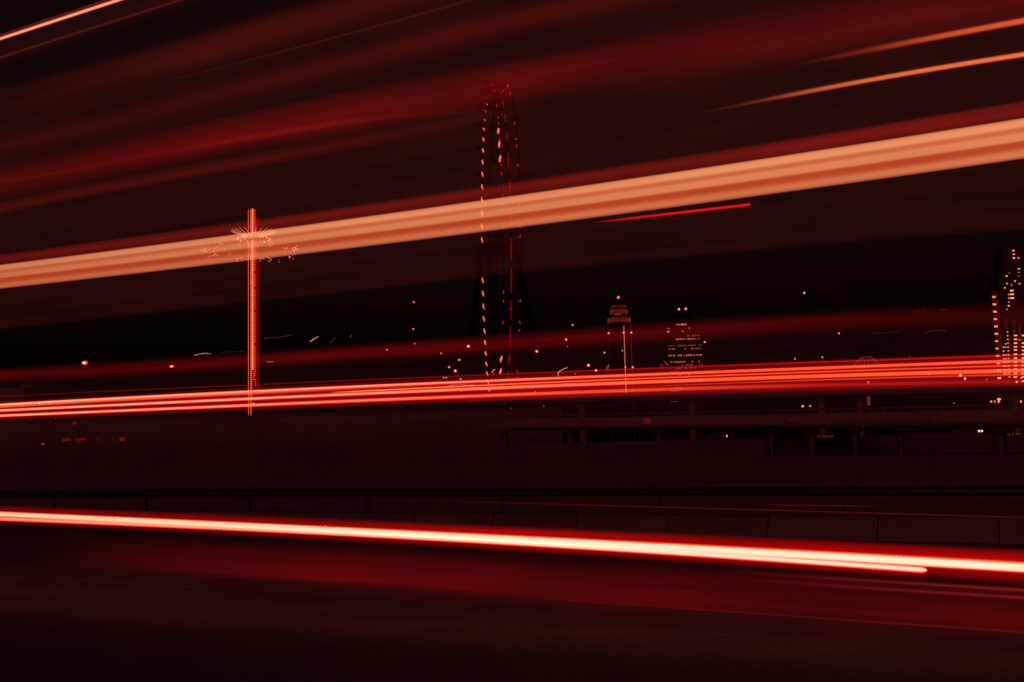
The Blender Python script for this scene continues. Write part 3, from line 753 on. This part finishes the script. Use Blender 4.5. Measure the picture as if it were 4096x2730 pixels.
# ---- broad orange band of a bus's lit side: (offset below its top edge in px at the right edge, weight)
body = [(-3,0),(1,.6),(5,.95),(60,1.0),(95,.98),(120,1.0),(150,1.0),(156,.8),(160,.4),(164,0)]
strp = [(-3,0),(3,.9),(10,1.15),(24,1.2),(33,1.05),(38,.48),(52,.42),(58,.78),(72,.88),(86,.84),(91,.10),(108,0.02),(122,.22),(132,.60),(146,.66),(155,.40),(163,0)]
halo = [(-74,0),(-66,.42),(-56,.72),(-40,1.0),(-26,.85),(-12,.6),(0,.55),(4,0)]
band_line = [(0,1061),(2048,786),(4096,474)]
trail('broad glowing orange band of a passing bus crossing the whole picture', band_line, BUS,
      [('band_body', (.46,.047,.0125), body, TH, ((-60,.86),(1400,.92),(4096,1.0))), ('band_stripe', (.33,.205,.092), strp, TH, ((-60,.62),(1400,.80),(4096,1.0))),
       ('band_halo', (112,16,11), halo, TH, ((-60,.62),(1400,.7),(4096,1.0)))])
# ---- the faint sheet behind and above it
le = [(0,1316),(1050,1203),(2524,1046),(4096,917)]
veil = [(-1690,0),(-1672,.55),(-1640,.85),(-1300,1.0),(-900,.95),(-620,.95),(-330,1.0),(-240,.8),(-205,.9),(-185,1.1),(-165,.85),(-80,.85),(-30,1.05),(-8,.95),(0,.5),(7,0)]
trail('very faint red sheet of light filling the sky around the orange band', le, BUS+0.3, [('veil', (29,3.5,3), veil, TH)], grp=SWEPT)
# ---- red sheets in the sky, top to bottom
trail('broad dim red sheet at the top left under the black corner strip', [(0,430),(833,192),(1500,10)], BUS+0.6, [('veil', (54,6,3), gauss(0,170), TH, ((-60,.0),(300,.35),(800,1),(1300,.9),(2200,.5),(2600,.2)))], grp=SWEPT)
trail('thin brownish line of light rising through the red sky to the top edge', [(0,500),(595,345),(1400,134),(1885,0)], BUS+0.2, [('core', (60,13,7), gauss(0,8), TH, ((-60,.0),(300,.15),(900,.6),(1400,1),(2400,1)))])
trail('wide dim red sheet rising to the top edge right of the wheel', [(0,586),(1011,340),(1766,149),(2400,10)], BUS+0.5, [('veil', (58,4,3), gauss(0,105), TH, ((-60,.45),(535,.6),(1400,.7),(1800,1),(3000,.9)))], grp=SWEPT)
trail('strongest deep red sheet passing over the top of the wheel', [(0,722),(1350,450),(2696,200),(4096,-50)], BUS+0.4,
      [('veil', (88,1,4), [(-110,0),(-85,.28),(-55,.6),(-25,.85),(0,1),(30,.9),(62,.75),(95,.4),(120,.15),(140,0)], TH, ((-60,.45),(600,.7),(1200,1),(1950,.9),(2400,.6),(2900,.55),(3700,.42),(4096,.35)))], grp=SWEPT)
trail('bright thread inside the strongest deep red sheet', [(0,727),(535,637),(1011,548),(1400,487)], BUS+0.4, [('core', (70,8,3), gauss(0,30), TH, ((-60,.6),(300,.35),(700,.3),(900,.9),(1350,1),(1700,.4),(1950,0)))], x1=1990, extR=False)
trail('narrow dim red sheet just above the orange band on the left half', [(0,833),(595,716),(1400,571),(1945,458)], BUS+0.35, [('veil', (58,4,3), [(-48,0),(-28,.5),(-8,.9),(12,1),(30,.6),(42,0)], TH, ((-60,1),(800,1),(1400,.85),(1800,.5),(2150,0)))], x1=2160, extR=False, grp=SWEPT)
trail('dim red sheet high at the right edge above the two orange streaks', [(2700,250),(3400,90),(4096,-40)], BUS+0.7, [('veil', (52,4,3), gauss(60,130), TH, ((2400,0),(2800,.7),(4096,1)))], x0=2380, ext=False, grp=SWEPT)
# ---- top left corner streaks
trail('thin bright peach streak cutting the top left corner', [(0,156),(476,0)], 5.0, [('core', (255,170,135), flat(-8,8,7), TH), ('halo', (110,16,8), gauss(0,30), TH), ('companion', (120,26,12), gauss(-24,10), TH)], x1=900)
trail('thin dull red streak below the bright one in the top left corner', [(0,231),(723,0)], 5.0, [('core', (84,14,7), gauss(0,12), TH)], x1=1100)
trail('faint sheet of light between the two top left corner streaks', [(0,194),(600,-2)], 5.1, [('veil', (26,4,4), [(-90,0),(-70,.6),(-20,.8),(60,1.0),(95,.6),(125,0)], TH)], x1=1100, grp=SWEPT)
# ---- two orange streaks at the right
trail('upper orange streak fading in at the top right', [(3172,263),(3588,179),(4096,83)], BUS, [('core', (212,86,42), flat(-9,10,13), TH, ((3180,0),(3330,.04),(3480,.14),(3620,.40),(3800,.8),(4096,1.05))), ('halo', (80,8,6), gauss(-2,34), TH, ((3150,0),(3380,.7),(4096,1)))], x0=3170, ext=False, hs=((3170,.06),(3300,.55),(3500,1),(4096,1)))
trail('lower thin orange streak fading in at the top right', [(2785,457),(3410,333),(4096,218)], BUS, [('core', (236,118,66), flat(-7,8,11), TH, ((2820,0),(2960,.03),(3090,.14),(3300,.55),(3600,.9),(4096,1))), ('halo', (90,10,6), gauss(0,26), TH, ((2810,0),(3020,.5),(4096,1)))], x0=2815, ext=False, hs=((2815,.06),(2950,.55),(3150,1),(4096,1)))
# ---- short red streak
trail('short pure red streak alone below the orange band', [(2376,891),(3000,819)], BUS+3, [('core', (228,18,20), flat(-4.5,4.5,6), TH, ((2370,.05),(2430,.3),(2520,.65),(2700,.9),(3000,1))), ('halo', (70,2,3), gauss(0,16), TH)], x0=2372, x1=3001, ext=False, extR=False, hs=((2372,.15),(2450,.7),(2560,1),(3001,1)))
# ---- dim red streak low in the sky
lowd = [(0,1501),(1375,1415),(2696,1323),(4096,1251)]
trail('dim red blurred streak low in the sky above the red trails', lowd, 12.0,
      [('veil', (80,3,4), gauss(4,58,14,1.7), TH, ((-60,1),(2400,.95),(3200,.65),(4096,.38))),
       ('underglow', (25,4,4), [(0,0),(25,.4),(60,.85),(180,1),(330,.9),(420,.5),(520,0)], TH, ((-60,.8),(4096,.8)))])
# ---- the red tail light trails
TD = 11.0; HS = ((-60,1.75),(2000,1.15),(4096,1.0)); TAIL = 'red tail light trails crossing the skyline'
l2 = [(0,1621),(1350,1551),(2696,1495),(4096,1443)]
trail('wide deep red glow around the bundle of red trails', [(0,1644),(1350,1580),(2696,1522),(4096,1478)], TD+0.3,
      [('glow', (168,0,9), [(-66,0),(-58,.28),(-48,.34),(-40,.4),(-34,.95),(-10,1),(14,.9),(24,.6),(36,.42),(52,.5),(60,.3),(70,0)], TH, ((-60,.55),(1350,.75),(2300,1),(4096,.98)))], hs=((-60,1.0),(4096,1.0)))
trail('thin faint red trail topmost of the red bundle', [(0,1587),(1350,1525),(2696,1471),(4096,1421)], TD, [('core', (175,14,12), gauss(0,6), TH, ((-60,.22),(1350,.4),(2696,.8),(4096,1.2)))], grp=TAIL)
trail('thick upper trail of the red bundle, pale at the left end', l2, TD,
      [('core', (1.0,.100,.026), flat(-4.8,4.8,5), TH), ('pale_core', (.36,.33,.24), flat(-4,2.5,4), TH, ((-60,1),(900,.75),(1500,.7),(2300,.18),(2900,.02),(4096,0))), ('lower_edge', (.6,.09,.02), flat(4,11,4), TH, ((-60,1),(1000,.9),(1400,.3),(1900,0)))], hs=HS, grp=TAIL)
trail('thin middle trail of the red bundle that starts right of the swing tower', [(1330,1571),(2000,1539),(2696,1510),(4096,1462)], TD, [('core', (.85,.085,.02), flat(-2.6,2.6,3), TH, ((1330,.1),(1420,1),(3000,.9),(4096,.72))), ('pale_core', (.22,.14,.09), flat(-2,2,2), TH, ((1330,.3),(1500,1),(2100,.5),(2700,.05),(4096,0)))], x0=1326, ext=False, hs=HS, grp=TAIL)
trail('thickest trail in the middle of the red bundle', [(0,1643),(1350,1580),(2696,1525),(4096,1483)], TD, [('core', (1.0,.100,.024), flat(-7,7,5), TH, ((-60,.95),(4096,1))), ('pale_core', (.36,.33,.24), flat(-4,4,4), TH, ((-60,1),(900,.9),(1500,.7),(2300,.22),(2900,.02),(4096,0)))], hs=((-60,1.15),(2000,1.05),(4096,1.0)), grp=TAIL)
trail('thin lower trail of the red bundle beside the high-rises', [(2500,1551),(3300,1520),(4096,1499)], TD, [('core', (.7,.07,.015), gauss(0,5), TH, ((2450,0),(2800,.4),(3300,.9),(4096,.9)))], x0=2440, ext=False, grp=TAIL)
trail('lowest trail of the red bundle, fading to dull red at the right', [(0,1664),(1350,1607),(2696,1557),(4096,1527)], TD, [('core', (.85,.085,.02), flat(-7,7,6), TH, ((-60,1.1),(1350,1.1),(2300,.7),(2900,.3),(3300,.05),(4096,0))), ('pale_core', (.36,.33,.24), flat(-4,4,5), TH, ((-60,1),(900,.6),(1500,.25),(2300,.03),(4096,0))), ('dull_core', (165,3,8), gauss(0,20), TH, ((-60,.3),(2000,.5),(3000,.7),(3700,.55),(4096,.2)))], hs=((-60,1.15),(2000,1.05),(4096,1.0)), grp=TAIL)
# ---- the white headlight trail near the road
HD_ = 8.5
w1 = [(0,2058),(2048,2158),(4096,2272)]; WH = ((-60,.62),(2048,.68),(4096,.76))
trail('blinding white headlight trail with red fringe sweeping low over the road', w1, HD_,
      [('core', (.25,.60,.53), [(-25,0),(-21,.35),(-16,.85),(-9,1),(4,1.0),(10,.95),(16,.8),(20,.35),(24,0)], TH, ((-60,.66),(1200,.8),(2048,.98),(4096,1.06))),
       ('orange_edge', (1.6,.19,.03), [(-34,0),(-28,.35),(-20,1),(0,1.3),(16,1),(23,.3),(30,0)], TH),
       ('red_halo', (168,1,3), [(-98,0),(-84,.25),(-66,.65),(-42,1),(-15,1.3),(15,1.2),(42,.6),(64,.25),(92,0)], TH, ((-60,.5),(1200,.6),(2048,.9),(4096,1)))], hs=WH)
trail('thinner lower white headlight trail that ends rounded near the right edge', [(0,2076),(2048,2172),(3702,2281)], HD_,
      [('core', (.25,.56,.52), [(-11,0),(-8,.5),(-4,1),(4,1),(7,.5),(10,0)], TH, ((-60,.18),(900,.35),(1500,.6),(2200,.9),(3000,1),(3690,1),(3704,.6))),
       ('orange_edge', (1.4,.17,.04), [(-16,0),(-10,.8),(0,1.2),(9,.8),(15,0)], TH, ((-60,.9),(3690,1),(3704,.5))),
       ('red_halo', (120,1,3), gauss(6,46), TH, ((-60,.7),(2000,.8),(3690,1),(3704,.3)))], x1=3708, extR=False, n=90, hs=((-60,1),(3686,1),(3696,.86),(3702,.66),(3706,.42),(3708,.2)))
# ---- road-reflected red light put in as glowing sheets, with thin trails
ll = [(700,2292),(2048,2386),(4096,2531)]
trail('deep red road reflection built as a sheet of light over the near lane', ll, 8.2, [('veil', (76,1,4), [(-215,0),(-180,.25),(-150,.6),(-110,.8),(-60,.95),(-25,1),(-8,.75),(5,.3),(22,.12),(60,0)], TH, ((200,0),(450,.25),(800,.7),(1300,1),(2500,1),(3100,.72),(4096,.70)))], x0=150, ext=False)  # light reflected by the road, painted as a glowing volume above it
trail('hair-thin dull red line along the lower edge of the red sheet', ll, 8.1, [('core', (88,8,8), gauss(0,5), TH, ((1900,0),(2300,.5),(3000,.8),(4096,1)))], x0=1850, ext=False)
trail('upper one of two dull red double lines under the white trail at the right', [(2900,2286),(3600,2331),(4096,2362)], 8.3, [('core', (105,22,20), gauss(0,13), TH, ((2900,0),(3300,.4),(3700,.8),(4096,1)))], x0=2880, ext=False)
trail('lower one of two dull red double lines under the white trail at the right', [(2900,2312),(3600,2361),(4096,2392)], 8.3, [('core', (105,20,18), gauss(0,12), TH, ((2900,0),(3300,.3),(3700,.8),(4096,1)))], x0=2880, ext=False)
trail('very faint brown red road reflection built as the lowest sheet over the near lane', [(0,2480),(2048,2600),(4096,2690)], 6.6, [('veil', (25,3,3.5), [(-640,0),(-560,.5),(-300,.9),(-150,1),(-80,.8),(-30,.4),(10,.12),(40,0)], TH)], grp=SWEPT)
trail('dull thin reflection line above the low barrier at the right', [(2048,2013),(3096,2042),(4096,2071)], 18.0, [('core', (78,14,11), gauss(0,5), TH, ((1500,0),(2100,.5),(2700,1),(3500,.9),(4096,.75)))], x0=1480, ext=False)  # glints on the barrier edge, here and below, put in as glowing lines
trail('short dull red line just above the thin reflection line at the right', [(3040,2020),(3530,2027)], 18.0, [('core', (72,14,10), gauss(0,5), TH, ((3030,0),(3150,1),(3400,.8),(3540,0)))], x0=3028, x1=3542, ext=False, extR=False)
